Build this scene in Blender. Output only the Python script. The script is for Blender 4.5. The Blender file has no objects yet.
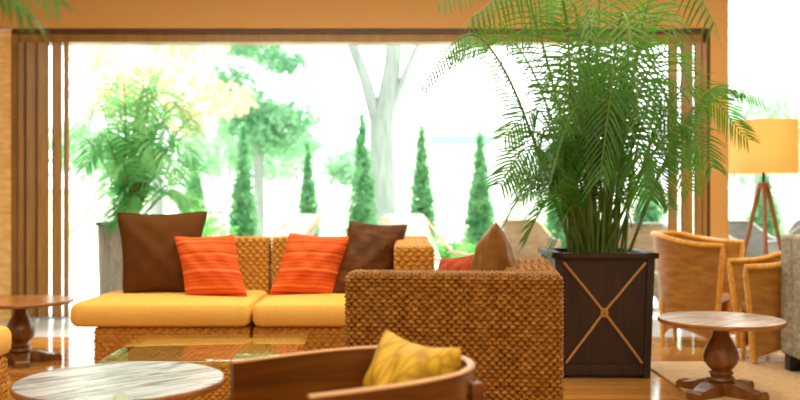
import bpy, math, random
import numpy as np
from mathutils import Vector, Matrix, Euler

C = bpy.context.scene.collection
PI = math.pi
F = 900.0          # focal length in pixels of an 800 px wide frame
H = 1.15           # eye height

# ------------------------------------------------------------------ camera, world, lights, exposure
cd = bpy.data.cameras.new('camera'); cam = bpy.data.objects.new('camera', cd); C.objects.link(cam)
cam.location = (0, 0, H); cam.rotation_euler = (PI/2, 0, 0)
cd.sensor_width = 36; cd.lens = 36*F/800
cd.dof.use_dof = True; cd.dof.focus_distance = 4.1; cd.dof.aperture_fstop = 1.7
cd.clip_end = 300
bpy.context.scene.camera = cam

vs = bpy.context.scene.view_settings
vs.view_transform = 'Standard'; vs.look = 'None'; vs.gamma = 1; vs.use_curve_mapping = False
vs.exposure = 0.0

w = bpy.data.worlds.new('sky'); bpy.context.scene.world = w; w.use_nodes = True
bg = w.node_tree.nodes['Background']; bg.inputs[0].default_value = (0.97, 1.0, 1.0, 1); bg.inputs[1].default_value = 4.2

def light(name, kind, loc, rot, energy, col, size=1, sy=None):
    d = bpy.data.lights.new(name, kind); d.energy = energy; d.color = col
    if kind == 'AREA':
        d.shape = 'RECTANGLE'; d.size = size; d.size_y = sy or size
    elif kind == 'SUN': d.angle = size
    else: d.shadow_soft_size = size
    o = bpy.data.objects.new(name, d); o.location = loc; o.rotation_euler = rot; C.objects.link(o)
    return o
light('sun', 'SUN', (0, 0, 10), (math.radians(38), 0, math.radians(150)), 4.0, (1, .96, .88), .03)
WARM = (1.0, .90, .66)
light('ceiling_panel_light', 'AREA', (0.0, 1.2, 3.30), (0, 0, 0), 150, WARM, 5.0, 2.4)
light('ceiling_panel_light', 'AREA', (0.3, 5.6, 3.30), (0, 0, 0), 175, WARM, 6.0, 2.0)
light('rear_fill_light', 'AREA', (0.0, -2.8, 1.9), (math.radians(90), 0, 0), 75, (1.0, .92, .70), 6.0, 2.2)  # added fill from behind the camera; the rear wall has no window

bpy.context.scene.cycles.use_denoising = True
bpy.context.scene.cycles.max_bounces = 8
bpy.context.scene.cycles.transparent_max_bounces = 16
bpy.context.scene.cycles.caustics_reflective = False
bpy.context.scene.cycles.caustics_refractive = False
bpy.context.scene.cycles.sample_clamp_indirect = 6

# ------------------------------------------------------------------ materials
def lin(c):
    if isinstance(c, str):
        c = [int(c[i:i+2], 16)/255 for i in (0, 2, 4)]
        c = [x/12.92 if x <= .04045 else ((x+.055)/1.055)**2.4 for x in c]
    return (*c[:3], 1)

class Mat:
    def __init__(s, name, col, rough=.6, spec=.5):
        s.m = bpy.data.materials.new(name); s.m.use_nodes = True
        s.t = s.m.node_tree; s.b = s.t.nodes['Principled BSDF']; s.col = lin(col)
        s.b.inputs['Base Color'].default_value = s.col
        s.b.inputs['Roughness'].default_value = rough
        s.b.inputs['Specular IOR Level'].default_value = spec
        s.tc = s.t.nodes.new('ShaderNodeTexCoord'); s.last = None
    def coord(s, scale=(1, 1, 1), rot=(0, 0, 0), src='Object'):
        n = s.t.nodes.new('ShaderNodeMapping'); n.inputs['Scale'].default_value = scale; n.inputs['Rotation'].default_value = rot
        s.t.links.new(s.tc.outputs[src], n.inputs[0]); return n.outputs[0]
    def noise(s, scale=5, vec=(1, 1, 1), detail=4, rot=(0, 0, 0), dist=0):
        n = s.t.nodes.new('ShaderNodeTexNoise'); n.inputs['Scale'].default_value = scale; n.inputs['Detail'].default_value = detail
        n.inputs['Distortion'].default_value = dist
        s.t.links.new(s.coord(vec, rot), n.inputs['Vector']); return n.outputs[0]
    def ramp(s, fac, stops):
        n = s.t.nodes.new('ShaderNodeValToRGB'); e = n.color_ramp.elements
        while len(e) < len(stops): e.new(.5)
        for k, (p, c) in enumerate(stops):
            e[k].position = p; e[k].color = lin(c)
        s.t.links.new(fac, n.inputs[0]); return n.outputs[0]
    def base(s, sock): s.t.links.new(sock, s.b.inputs['Base Color']); return s
    def bump(s, sock, strength=.3, dist=.01):
        n = s.t.nodes.new('ShaderNodeBump'); n.inputs['Strength'].default_value = strength; n.inputs['Distance'].default_value = dist
        s.t.links.new(sock, n.inputs['Height'])
        if s.last is not None: s.t.links.new(s.last, n.inputs['Normal'])
        s.last = n.outputs[0]; s.t.links.new(s.last, s.b.inputs['Normal']); return s

def wood(name, c1, c2, rough=.35, grain=(1, 12, 12), scale=3, c3=None, bump=.08):
    m = Mat(name, c1, rough)
    n = m.noise(scale, grain, 6, dist=.6)
    st = [(.3, c1), (.7, c2)] if c3 is None else [(.25, c1), (.5, c2), (.75, c3)]
    m.base(m.ramp(n, st)); m.bump(n, bump, .004); return m.m

def fabric(name, c1, c2, scale=40, bump=.15, rough=.85):
    m = Mat(name, c1, rough, .15); n = m.noise(scale, detail=3)
    m.base(m.ramp(n, [(.35, c1), (.65, c2)])); m.bump(m.noise(220, detail=2), bump, .002); m.bump(m.noise(6), .35, .02)
    return m.m

def weave_mat(name, c1, c2, c3, rough=.5):
    m = Mat(name, c1, rough, .32)
    n = m.noise(22, (1, 1, 2), 3); m.base(m.ramp(n, [(.2, c1), (.5, c2), (.8, c3)]))
    m.bump(m.noise(160, (1, 1, 3), 2), .25, .003); return m.m

def leafmat(name, c1, c2, trans=.5, tcol=None, scale=3, rough=.45):
    m = Mat(name, c1, rough, .35)
    col = m.ramp(m.noise(scale, detail=2), [(.35, c1), (.65, c2)]); m.base(col)
    tr = m.t.nodes.new('ShaderNodeBsdfTranslucent'); mx = m.t.nodes.new('ShaderNodeMixShader'); mx.inputs[0].default_value = trans
    if tcol: tr.inputs[0].default_value = lin(tcol)
    else: m.t.links.new(col, tr.inputs[0])
    out = m.t.nodes['Material Output']
    m.t.links.new(m.b.outputs[0], mx.inputs[1]); m.t.links.new(tr.outputs[0], mx.inputs[2]); m.t.links.new(mx.outputs[0], out.inputs[0])
    return m.m

def glassmat(name, ior=1.45, col=(1, 1, 1), rough=0.0, thin=True):
    m = bpy.data.materials.new(name); m.use_nodes = True; t = m.node_tree; t.nodes.clear()
    out = t.nodes.new('ShaderNodeOutputMaterial'); g = t.nodes.new('ShaderNodeBsdfGlossy'); g.inputs['Roughness'].default_value = rough
    tr = t.nodes.new('ShaderNodeBsdfTransparent'); tr.inputs[0].default_value = (*col, 1)
    fr = t.nodes.new('ShaderNodeFresnel'); fr.inputs[0].default_value = ior
    mx = t.nodes.new('ShaderNodeMixShader')
    ge = t.nodes.new('ShaderNodeNewGeometry'); om = t.nodes.new('ShaderNodeMath'); om.operation = 'SUBTRACT'; om.inputs[0].default_value = 1
    t.links.new(ge.outputs['Backfacing'], om.inputs[1]); mu = t.nodes.new('ShaderNodeMath'); mu.operation = 'MULTIPLY'
    t.links.new(fr.outputs[0], mu.inputs[0]); t.links.new(om.outputs[0], mu.inputs[1]); t.links.new(mu.outputs[0], mx.inputs[0])
    t.links.new(tr.outputs[0], mx.inputs[1]); t.links.new(g.outputs[0], mx.inputs[2]); t.links.new(mx.outputs[0], out.inputs[0])
    return m

M = {}
M['paint'] = Mat('ochre painted plaster', 'CFA05E', .55)
M['paint'].bump(M['paint'].noise(60), .05, .002); M['paint'] = M['paint'].m
M['walls'] = Mat('warm plaster', 'E6D8C0', .8).m
M['ceil'] = Mat('ceiling plaster', 'EFE4D0', .9).m
M['frame'] = wood('brown door frame wood', '8C6630', 'A87E40', .35, (6, 6, .6), 4)
M['frame_dark'] = wood('dark shadow gap and gasket wood', '4A3418', '5A4020', .4, (6, 6, .6), 4)
M['stone'] = (lambda m: (m.base(m.ramp(m.noise(5, (1, 1, 4), 5), [(.3, 'DCAE66'), (.7, 'F8DA9C')])), m.bump(m.noise(14, (1, 1, 4)), .5, .02), m.m)[-1])(Mat('tan ledge stone', 'E0BE85', .8))
M['wicker'] = weave_mat('golden brown woven hyacinth', '603C12', '8C5C1C', 'B4843A')
M['wicker_lt'] = weave_mat('honey woven hyacinth', 'A06E24', 'C08A38', 'D8A850')
M['wicker_grey'] = weave_mat('grey woven rattan', '7C7264', 'A89C8A', 'C9BFAE', .6)
M['cushion'] = fabric('mustard yellow upholstery', 'E9B95E', 'EFC268', 60)
M['leg_dark'] = Mat('dark stained foot', '1C130C', .4).m
M['glass'] = glassmat('clear glass')
M['glass_door'] = glassmat('tinted door glass', 1.5, (.28, .40, .44))
M['glass_top'] = glassmat('table glass', 2.2, (.93, .96, .93))
M['brown_pillow'] = None
M['bronze'] = fabric('bronze satin', '7A5228', '8C6232', 20, .1, .5)
M['rust'] = fabric('rust red fabric', '8E3114', 'B04A22', 20, .2, .7)
M['piping'] = fabric('dark brown piping', '3A2114', '452818', 40)
M['tan_rattan'] = None
M['rope'] = wood('natural rope', 'A67C44', 'C79C5E', .7, (20, 20, 20), 6, bump=.5)
M['planter'] = wood('dark brown planter wood', '1E0E05', '3C1E0A', .6, (8, 8, .7), 3)
M['planter_grey'] = wood('weathered grey planter wood', '8E8C84', 'B4B0A6', .8, (8, 8, .7), 3)
M['soil'] = Mat('potting soil', '2A1D12', .95).m
M['table_wood'] = wood('turned brown table wood', '643C1A', '88582A', .28, (6, 6, .8), 4)
M['lamp_wood'] = wood('walnut lamp wood', '7C4A28', '9A6238', .4, (8, 8, .6), 4)
M['chair_wood'] = wood('reddish brown bent plywood', '4E280A', '6E3E14', .22, (.8, .8, 9), 4)
M['chair_edge'] = wood('plywood edge highlight', 'B48452', 'C89C6C', .3, (.8, .8, 9), 4)  # pale tone paints the gloss highlight along the chair rim
M['bark'] = wood('pale tree bark', '707A74', '8E968E', .9, (6, 6, .8), 2, bump=.4)
M['rug'] = fabric('cream wool rug', 'D8B284', 'E4C49C', 30, .4)
M['terrace'] = (lambda m: (m.base(m.ramp(m.noise(1.5), [(.3, 'D6D8D4'), (.7, 'E8E8E4')])), m.m)[-1])(Mat('pale stone paving', 'E0E0DC', .6))
M['tile'] = (lambda m: (m.base(m.ramp(m.noise(2), [(.3, 'BCC2C6'), (.7, 'D0D4D4')])), m.m)[-1])(Mat('pale blue grey stone tile', 'C4C8CA', .18, .6))
M['lawn'] = (lambda m: (m.base(m.ramp(m.noise(.8, detail=6), [(.3, 'B8CCA4'), (.7, 'D2DEC2')])), m.m)[-1])(Mat('sunlit lawn', 'C8D8B4', .9))
M['white'] = Mat('white cushion canvas', 'BDB6A4', .8).m
M['white_paint'] = Mat('white render', 'EDEDE8', .8).m
M['vase'] = Mat('pale celadon glaze', 'C4DCD0', .2).m
M['bluegrey'] = Mat('blue grey shutters', '8AA6AC', .6).m
M['metal'] = Mat('dark metal', '3A3630', .35).m; M['metal'].node_tree.nodes['Principled BSDF'].inputs['Metallic'].default_value = .8
M['palm'] = leafmat('palm leaflet green', '1A4A12', '3A7420', .36, '6AA830')
M['palm_out'] = leafmat('outdoor palm leaflet green', '58A85C', '90CC80', .5)
M['rachis'] = Mat('palm stalk green', '5E7A2A', .5).m
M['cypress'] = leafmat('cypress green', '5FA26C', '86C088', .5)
M['tree_leaf'] = leafmat('haze-pale broadleaf green', 'A2CAA8', 'C4E2C2', .5, scale=1)  # leaf colour lightened to imitate outdoor haze and overexposure
M['autumn_leaf'] = leafmat('haze-pale autumn leaf', 'E8D2B4', 'F0DCC0', .5, scale=1)  # autumn tone, lightened for the outdoor haze as well
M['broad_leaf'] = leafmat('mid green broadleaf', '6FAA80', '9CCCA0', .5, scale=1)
M['bush_leaf'] = leafmat('bright bush green', '5CB050', '9AD878', .5)
M['flower'] = leafmat('pale flower petal', 'F4ECC8', 'FAFAEA', .4)

def mk_floor():
    m = Mat('honey oak planks', 'C98A46', .10, .7)
    br = m.t.nodes.new('ShaderNodeTexBrick'); m.t.links.new(m.coord((1, 1, 1)), br.inputs['Vector'])
    br.inputs['Scale'].default_value = 1; br.inputs['Brick Width'].default_value = 1.6; br.inputs['Row Height'].default_value = .13
    br.inputs['Mortar Size'].default_value = .003; br.inputs['Color1'].default_value = lin('B8762E'); br.inputs['Color2'].default_value = lin('D49A50')
    br.inputs['Mortar'].default_value = lin('6A3E18')
    n = m.noise(5, (1, 12, 1), 5); mx = m.t.nodes.new('ShaderNodeMix'); mx.data_type = 'RGBA'; mx.blend_type = 'MULTIPLY'; mx.inputs[0].default_value = .6
    m.t.links.new(br.outputs[0], mx.inputs[6]); m.t.links.new(m.ramp(n, [(.3, 'C8B49A'), (.7, 'FFFFFF')]), mx.inputs[7]); m.base(mx.outputs[2])
    m.bump(br.outputs['Fac'], -.2, .003); return m.m
M['floor'] = mk_floor()

def mk_top(name, a, b, c, rough=.16):
    m = Mat(name, b, rough, .6)
    n = m.noise(3.2, (1.2, 9, 1), 7, (0, 0, .9), 1.0)
    m.base(m.ramp(n, [(.36, a), (.47, b), (.62, c)]))
    m.bump(n, .12, .004); return m.m
M['top_grey'] = mk_top('weathered sky-tinted stone top', '4C4038', 'A4AEBC', 'C6CEDA', .26)  # bluish tones put the cool sky reflection into the stone colour
M['top_brown'] = mk_top('polished brown table top', '8A5422', 'B0743A', 'C08446', .2)
M['top_mid'] = mk_top('polished greyish brown table top', '8A7262', 'B8ACA6', 'CEC6C2', .3)
M['top_edge'] = wood('brown table rim', '7A4A24', 'A06A3A', .35, (4, 4, 10), 4)

def mk_stripe():
    m = Mat('orange striped fabric', 'E0481A', .75, .25)
    n = m.noise(1.0, (.3, .2, 46), 3)
    m.base(m.ramp(n, [(.36, '9C2E0C'), (.46, 'CE4E1A'), (.56, 'DE682A'), (.66, 'EE9C58')]))
    m.bump(m.noise(1.0, (.9, .2, 70), 2), .6, .006); m.bump(m.noise(200, detail=1), .15, .002); return m.m
M['stripe'] = mk_stripe()
def mk_brown():
    m = Mat('chocolate diamond weave fabric', '4A2A14', .8, .15)
    ck = m.t.nodes.new('ShaderNodeTexChecker'); ck.inputs['Scale'].default_value = 84
    m.t.links.new(m.coord((1, 0, 1), (0, .78, 0)), ck.inputs['Vector'])
    ck.inputs['Color1'].default_value = lin('50300F'); ck.inputs['Color2'].default_value = lin('623A14'); m.base(ck.outputs[0])
    m.bump(ck.outputs[1], .3, .003); m.bump(m.noise(7), .4, .02); return m.m
M['brown_pillow'] = mk_brown()
def mk_plain_brown():
    m = Mat('chocolate satin fabric', '4C2E1A', .6, .2); m.base(m.ramp(m.noise(9, (1, 1, 3)), [(.3, '45240C'), (.7, '643C18')]))
    m.bump(m.noise(5, (2.5, 1, 1), 3, (0, .9, 0)), .6, .03); return m.m
M['brown_satin'] = mk_plain_brown()
def mk_yellow():
    m = Mat('mustard quilted fabric', 'C09A1C', .6, .35)
    v = m.t.nodes.new('ShaderNodeTexVoronoi'); v.feature = 'DISTANCE_TO_EDGE'; v.inputs['Scale'].default_value = 17
    m.t.links.new(m.coord((1.3, .3, .75), (0, .5, 0)), v.inputs['Vector'])
    m.base(m.ramp(v.outputs[0], [(.02, 'A67E12'), (.12, 'C69E22')])); m.bump(v.outputs[0], .5, .02); m.bump(m.noise(8), .4, .02); return m.m
M['yellow'] = mk_yellow()
def mk_rattan(name, a, b):
    m = Mat(name, a, .45, .4)
    wv = m.t.nodes.new('ShaderNodeTexWave'); wv.inputs['Scale'].default_value = 28; wv.bands_direction = 'Z'; wv.inputs['Distortion'].default_value = .6
    m.t.links.new(m.coord(), wv.inputs['Vector'])
    n = m.noise(8, (1, 1, 3)); m.base(m.ramp(n, [(.3, a), (.7, b)])); m.bump(wv.outputs[1], .9, .01); return m.m
M['tan_rattan'] = mk_rattan('honey rattan weave', 'AA6E20', 'D2963A')
M['rattan_rim'] = wood('honey rattan pole', 'D09034', 'ECB458', .4, (10, 10, 10), 4)
M['pale_rattan'] = mk_rattan('pale rattan weave', 'C0A47C', 'DCC8A4')
M['white_rattan'] = mk_rattan('white rattan weave', 'A4AAA6', 'BCC0BA')

def mk_shade():
    m = bpy.data.materials.new('amber linen lamp shade'); m.use_nodes = True; t = m.node_tree; t.nodes.clear()
    out = t.nodes.new('ShaderNodeOutputMaterial'); d = t.nodes.new('ShaderNodeBsdfDiffuse'); tr = t.nodes.new('ShaderNodeBsdfTranslucent'); mx = t.nodes.new('ShaderNodeMixShader')
    d.inputs[0].default_value = lin('F6D8A0'); tr.inputs[0].default_value = lin('FAD898'); mx.inputs[0].default_value = .55
    t.links.new(d.outputs[0], mx.inputs[1]); t.links.new(tr.outputs[0], mx.inputs[2]); t.links.new(mx.outputs[0], out.inputs[0]); return m
M['shade'] = mk_shade()

# ------------------------------------------------------------------ mesh building
class MB:
    def __init__(s): s.v = []; s.f = []; s.n = 0
    def add(s, v, f):
        v = np.asarray(v, float).reshape(-1, 3); s.v.append(v)
        s.f.extend([tuple(i+s.n for i in q) for q in f]); s.n += len(v); return s
    def box(s, x0, x1, y0, y1, z0, z1, r=0.0):
        if r <= 0:
            v = [(x, y, z) for x in (x0, x1) for y in (y0, y1) for z in (z0, z1)]
            return s.add(v, [(0, 1, 3, 2), (4, 6, 7, 5), (0, 4, 5, 1), (2, 3, 7, 6), (0, 2, 6, 4), (1, 5, 7, 3)])
        v, f, _ = rbox((x1-x0, y1-y0, z1-z0), r, None); return s.add(v+np.array([(x0+x1)/2, (y0+y1)/2, (z0+z1)/2]), f)
    def tube(s, pts, r, k=8, closed=False, flat=1.0):
        P = np.array(pts, float); n = len(P); r = np.broadcast_to(np.array(r, float), (n,))
        T = np.gradient(P, axis=0) if not closed else np.roll(P, -1, 0)-np.roll(P, 1, 0)
        T /= np.linalg.norm(T, axis=1)[:, None]+1e-9
        up = np.array([0, 0, 1.0]) if abs(T[0][2]) < .9 else np.array([0, 1.0, 0]); V = []
        N = None
        for i in range(n):
            if N is None: N = np.cross(T[i], up)
            N = N-T[i]*np.dot(N, T[i]); N /= np.linalg.norm(N)+1e-9; B = np.cross(T[i], N)
            for j in range(k):
                a = 2*PI*j/k; V.append(P[i]+r[i]*(math.cos(a)*N+flat*math.sin(a)*B))
        fs = []
        for i in range(n if closed else n-1):
            i2 = (i+1) % n
            for j in range(k):
                j2 = (j+1) % k; fs.append((i*k+j, i*k+j2, i2*k+j2, i2*k+j))
        if not closed: fs += [tuple(range(k))[::-1], tuple((n-1)*k+j for j in range(k))]
        return s.add(V, fs)
    def lathe(s, prof, k=40, c=(0, 0, 0)):
        V = []; fs = []; n = len(prof)
        for (r, z) in prof:
            for j in range(k):
                a = 2*PI*j/k; V.append((c[0]+r*math.cos(a), c[1]+r*math.sin(a), c[2]+z))
        for i in range(n-1):
            for j in range(k):
                j2 = (j+1) % k; fs.append((i*k+j, i*k+j2, (i+1)*k+j2, (i+1)*k+j))
        fs += [tuple(range(k))[::-1], tuple((n-1)*k+j for j in range(k))]
        return s.add(V, fs)
    def build(s, name, mat, parent=None, smooth=True, label=None, loc=None, rot=None):
        me = bpy.data.meshes.new(name); V = np.vstack(s.v); me.from_pydata(V.tolist(), [], s.f); me.update()
        me.materials.append(mat)
        if smooth:
            me.polygons.foreach_set('use_smooth', [True]*len(me.polygons))
            try: me.set_sharp_from_angle(angle=math.radians(38))
            except Exception: pass
        o = bpy.data.objects.new(name, me); C.objects.link(o)
        if parent: o.parent = parent
        if loc: o.location = loc
        if rot: o.rotation_euler = rot
        if label: o['label'] = label
        return o

def bead(u, v, a, b):
    v = v+a*.06*np.sin(2*PI*u/b)
    r = np.floor(v/a); fv = v/a-r; fu = u/b+.5*(r % 2); fu = fu-np.floor(fu)
    k = np.floor(u/b+.5*(r % 2)); jit = np.sin(k*12.9898+r*78.233)*43758.5453; jit = jit-np.floor(jit)
    return np.sqrt(np.clip(1-(2*fv-1)**2, 0, 1))**.6*(.02+.98*np.sin(PI*fu)**.75)*(.93+.07*jit)

def rbox(size, r, weave=None, res=None):
    h = np.array(size, float)/2; r = min(r, h.min()*.98); V = []; fs = []; n0 = 0
    for ax in range(3):
        a1, a2 = [(1, 2), (0, 2), (0, 1)][ax]
        def axis(L):
            if weave is None:
                e = h_ = L; q = np.linspace(0, 1, 5)
                return np.concatenate([-h_+q*r, h_-r+q*r])
            n = max(3, int(2*L/res)); return np.linspace(-L, L, n+1)
        g1 = axis(h[a1]); g2 = axis(h[a2])
        A, B = np.meshgrid(g1, g2, indexing='ij')
        for sg in (-1, 1):
            q = np.zeros(A.shape+(3,)); q[..., a1] = A; q[..., a2] = B; q[..., ax] = sg*h[ax]
            inner = np.clip(q, -(h-r), h-r); n = q-inner; n /= np.linalg.norm(n, axis=-1, keepdims=True); p = inner+n*r
            if weave is not None:
                wa, wb, amp = weave; w = np.abs(n)**5; w /= w.sum(-1, keepdims=True)
                hh = w[..., 0]*bead(p[..., 1]+7, p[..., 2]+9, wa, wb)+w[..., 1]*bead(p[..., 0]+7, p[..., 2]+9, wa, wb)+w[..., 2]*bead(p[..., 0]+7, p[..., 1]+9, wa, wb)
                p = p+n*((hh-1)*amp)[..., None]
            m1, m2 = A.shape; V.append(p.reshape(-1, 3))
            I = np.arange(m1*m2).reshape(m1, m2)+n0; n0 += m1*m2
            Q = np.stack([I[:-1, :-1], I[1:, :-1], I[1:, 1:], I[:-1, 1:]], -1).reshape(-1, 4)
            flip = (sg > 0) == (ax == 1)
            if flip: Q = Q[:, ::-1]
            fs.extend(map(tuple, Q.tolist()))
    return np.vstack(V), fs, None

def woven(name, x0, x1, y0, y1, z0, z1, mat, parent, r=.03, res=.007, wv=(.0165, .033, .019), label=None):
    v, f, _ = rbox((x1-x0, y1-y0, z1-z0), r, wv, res)
    mb = MB(); mb.add(v, f)
    o = mb.build(name, mat, parent, label=label, loc=((x0+x1)/2, (y0+y1)/2, (z0+z1)/2)); return o

def soft_box(name, x0, x1, y0, y1, z0, z1, mat, parent, r=.05, puff=.015):
    sx, sy, sz = x1-x0, y1-y0, z1-z0; h = np.array([sx, sy, sz])/2
    v, f, _ = rbox((sx, sy, sz), r, (1, 1, 0), .035)
    U = np.clip(1-(v[:, 0]/h[0])**2, 0, 1)*np.clip(1-(v[:, 1]/h[1])**2, 0, 1)
    v[:, 2] += np.sign(v[:, 2])*puff*U*(v[:, 2] > 0)
    mb = MB(); mb.add(v, f)
    # piping seam round the top and bottom edge
    o = mb.build(name, mat, parent, loc=((x0+x1)/2, (y0+y1)/2, (z0+z1)/2)); return o

def pillow(name, mat, w, h, t, parent=None, pinch=.10, seed=0, n=36, fold=0.0, slump=0.0, taper=0.0, shear=0.0):
    rng = np.random.RandomState(seed); ph = rng.rand(8)*6.28
    g = np.linspace(-1, 1, n); U, Vv = np.meshgrid(g, g, indexing='ij')
    X = U*(w/2)*(1-pinch*(1-Vv**2)*1.0); Z = Vv*(h/2)*(1-pinch*(1-U**2))
    rc = 1-.05*(U*Vv)**6; X = X*rc; Z = Z*rc
    X = X*(1+taper*Vv)+shear*(Z+h/2)
    T = t/2*np.clip((1-U**4)*(1-Vv**4), 0, 1)**.6*(.5+.5*(np.cos(U*PI/2)*np.cos(Vv*PI/2))**.7)
    wr = .006*np.sin(5*U+3*Vv+ph[0])*np.sin(4*Vv-2*U+ph[1])+.004*np.sin(9*(U+Vv)+ph[2])+.004*np.sin(8*(U-Vv)+ph[3])
    edge = np.clip((1-U**2)*(1-Vv**2)*3, 0, 1)
    bend = fold*(U**2)+slump*(Vv+1)**2/4
    V = []
    for sg in (-1, 1):
        Y = sg*T+wr*edge+bend; V.append(np.stack([X, Y, Z+h/2], -1).reshape(-1, 3))
    I = np.arange(n*n).reshape(n, n)
    Q = np.stack([I[:-1, :-1], I[1:, :-1], I[1:, 1:], I[:-1, 1:]], -1).reshape(-1, 4)
    mb = MB(); mb.add(V[0], list(map(tuple, Q.tolist()))); mb.add(V[1], list(map(tuple, Q[:, ::-1].tolist())))
    o = mb.build(name, mat, parent)
    # edge seam as a welt
    idx = [(i, 0) for i in range(n)]+[(n-1, j) for j in range(1, n)]+[(i, n-1) for i in range(n-2, -1, -1)]+[(0, j) for j in range(n-2, 0, -1)]
    P = [V[0].reshape(n, n, 3)[i, j] for i, j in idx]
    return o, P

def thing(name, label, cat, loc=(0, 0, 0), rz=0, group=None):
    o = bpy.data.objects.new(name, None); C.objects.link(o); o.empty_display_size = .1
    o.location = loc; o.rotation_euler = (0, 0, rz); o['label'] = label; o['category'] = cat
    if group: o['group'] = group
    return o
def tag(o, label, cat, group=None, kind=None):
    o['label'] = label; o['category'] = cat
    if group: o['group'] = group
    if kind: o['kind'] = kind
    return o
def struct(o): o['kind'] = 'structure'; return o
def copy_tree(o, parent=None):
    c = o.copy(); C.objects.link(c); c.parent = parent
    for ch in list(o.children): copy_tree(ch, c)
    return c

# ------------------------------------------------------------------ the room
WY = 8.6
def sbox(name, m, *a, r=0.0, parent=None):
    o = MB().box(*a, r=r).build(name, m, parent, smooth=False)
    if parent is None: struct(o)
    return o
sbox('floor', M['floor'], -5.2, 6.2, -3.2, 7.55, -.1, 0)
sbox('floor', M['tile'], -5.2, 6.2, 7.55, WY+.1, -.1, 0)     # pale stone strip along the opening
sbox('ceiling', M['ceil'], -5.2, 6.2, -3.2, WY+.3, 3.4, 3.5)
sbox('wall_left', M['walls'], -5.3, -5.2, -3.2, WY+.3, 0, 3.4)
sbox('wall_right', M['walls'], 6.2, 6.3, -3.2, WY+.3, 0, 3.4)
sbox('wall_front', M['walls'], -5.2, 6.2, -3.3, -3.2, 0, 3.4)
sbox('wall_back', M['stone'], -5.2, -3.72, WY, WY+.1, 0, 2.77)
sbox('trim_1', M['paint'], -5.2, 3.13, WY-.02, WY+.3, 2.79, 3.4)          # beam over the opening
sbox('trim_2', M['paint'], 2.96, 3.13, WY-.02, WY+.3, 0, 2.79)            # post between opening and window
sbox('trim_3', M['frame_dark'], -3.72, 2.96, WY+.02, WY+.26, 2.745, 2.785)  # dark wood strip stands in for the shadow gap under the beam
sbox('trim_4', M['frame'], -3.67, 2.91, WY+.04, WY+.24, 2.665, 2.742)
sbox('trim_5', M['frame'], -3.72, -3.655, WY+.02, WY+.26, 0, 2.74)
sbox('trim_6', M['frame_dark'], 2.925, 2.96, WY+.0, WY+.26, 0, 2.745)
wf = struct(MB().box(3.13, 3.17, WY+.08, WY+.2, 0, 3.4).box(6.12, 6.2, WY+.08, WY+.2, 0, 3.4).box(3.17, 6.12, WY+.08, WY+.2, 0, .06).box(3.17, 6.12, WY+.08, WY+.2, 3.34, 3.4).build('window_1', M['frame'], smooth=False))
MB().box(3.17, 6.12, WY+.135, WY+.145, .06, 3.34).build('window_pane', M['glass'], wf, smooth=False)

# folding glazed door leaves, stacked at each side of the opening
def leaf(num, x, ang, w=.62, t=.055, st=.075, y=WY-.02):
    fr = MB(); z0, z1 = .03, 2.655
    fr.box(-t/2, t/2, 0, st, z0, z1, r=.006).box(-t/2, t/2, w-st, w, z0, z1, r=.006)
    fr.box(-t/2, t/2, st, w-st, z0, z0+.12).box(-t/2, t/2, st, w-st, z1-.09, z1)
    o = struct(fr.build('door_%d' % num, M['frame'], loc=(x, y, 0), rot=(0, 0, ang)))
    MB().box(-.006, .006, st, w-st, z0+.12, z1-.09).build('glass_pane', M['glass_door'], o, smooth=False)
    MB().box(-t/2-.012, -t/2+.002, .0, .012, z0, z1).build('door_gasket', M['frame_dark'], o, smooth=False)
    return o
k = 1
for x, a, t_ in ((-3.61, .30, .055), (-3.515, .36, .085), (-3.40, .37, .10), (-3.265, .355, .075), (-3.175, .345, .035)):
    leaf(k, x, a, t=t_, w=.55); k += 1
for x, a, t_ in ((2.605, -.29, .08), (2.74, -.30, .10), (2.845, -.31, .06), (2.905, -.31, .045)):
    leaf(k, x, a, t=t_, w=.55); k += 1

# outside ground
sbox('terrace_paving', M['terrace'], -14, 18, WY+.1, 15.5, -.12, -.02)
sbox('lawn', M['lawn'], -60, 60, 15.5, 25, -.16, -.06)
def lawn_z(y): u = min(1, max(0, (y-25)/8)); return -.06+1.6*(3*u*u-2*u**3)
LV = []; LF = []
ys = [25+.5*i for i in range(17)]+[34, 40, 60, 120]
for y in ys: LV += [(-60, y, lawn_z(y)), (60, y, lawn_z(y))]
for i in range(len(ys)-1): LF.append((2*i, 2*i+1, 2*i+3, 2*i+2))
struct(MB().add(LV, LF).build('lawn_bank', M['lawn']))

# rug
rug = MB().box(1.70, 4.4, 3.2, 6.35, 0, .012, r=.005).build('rug', M['rug'])
tag(rug, 'cream wool rug under the round table at right and the grey woven sofa', 'rug')

# ------------------------------------------------------------------ woven modular sofas
def sofa_feet(root, xs, ys):
    for x in xs:
        for y in ys:
            MB().box(x-.03, x+.03, y-.03, y+.03, 0, .06, r=.005).build('foot', M['leg_dark'], root)

def pad(name, mat, parent, *a, **k): return soft_box(name, *a, mat, parent, **k)

# front module: one woven arm across the front, backrest running away on the right, seat open to the left
R6 = math.radians(-6)
Wc, Dc = .90, 1.05
fr_c = (0.66 - .45*math.cos(R6) + (Dc/2)*math.sin(-R6), 3.6 + .45*math.sin(-R6)+(Dc/2)*math.cos(R6))
s1 = thing('woven_sofa', 'chunky brown woven armchair in the foreground, its woven arm panel facing us', 'sofa', (fr_c[0], fr_c[1], 0), R6)
woven('arm', -.45, .45, -.525, -.325, .05, .855, M['wicker'], s1, r=.035, res=.0042)
woven('backrest', .20, .45, -.326, .525, .05, .855, M['wicker'], s1, r=.03, res=.0065)
woven('seat_base', -.43, .20, -.326, .52, .05, .345, M['wicker'], s1, r=.025, res=.009)
pad('seat_cushion', M['cushion'], s1, -.475, .195, -.322, .515, .345, .50, r=.05)
sofa_feet(s1, (-.37, .37), (-.45, .45))

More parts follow.
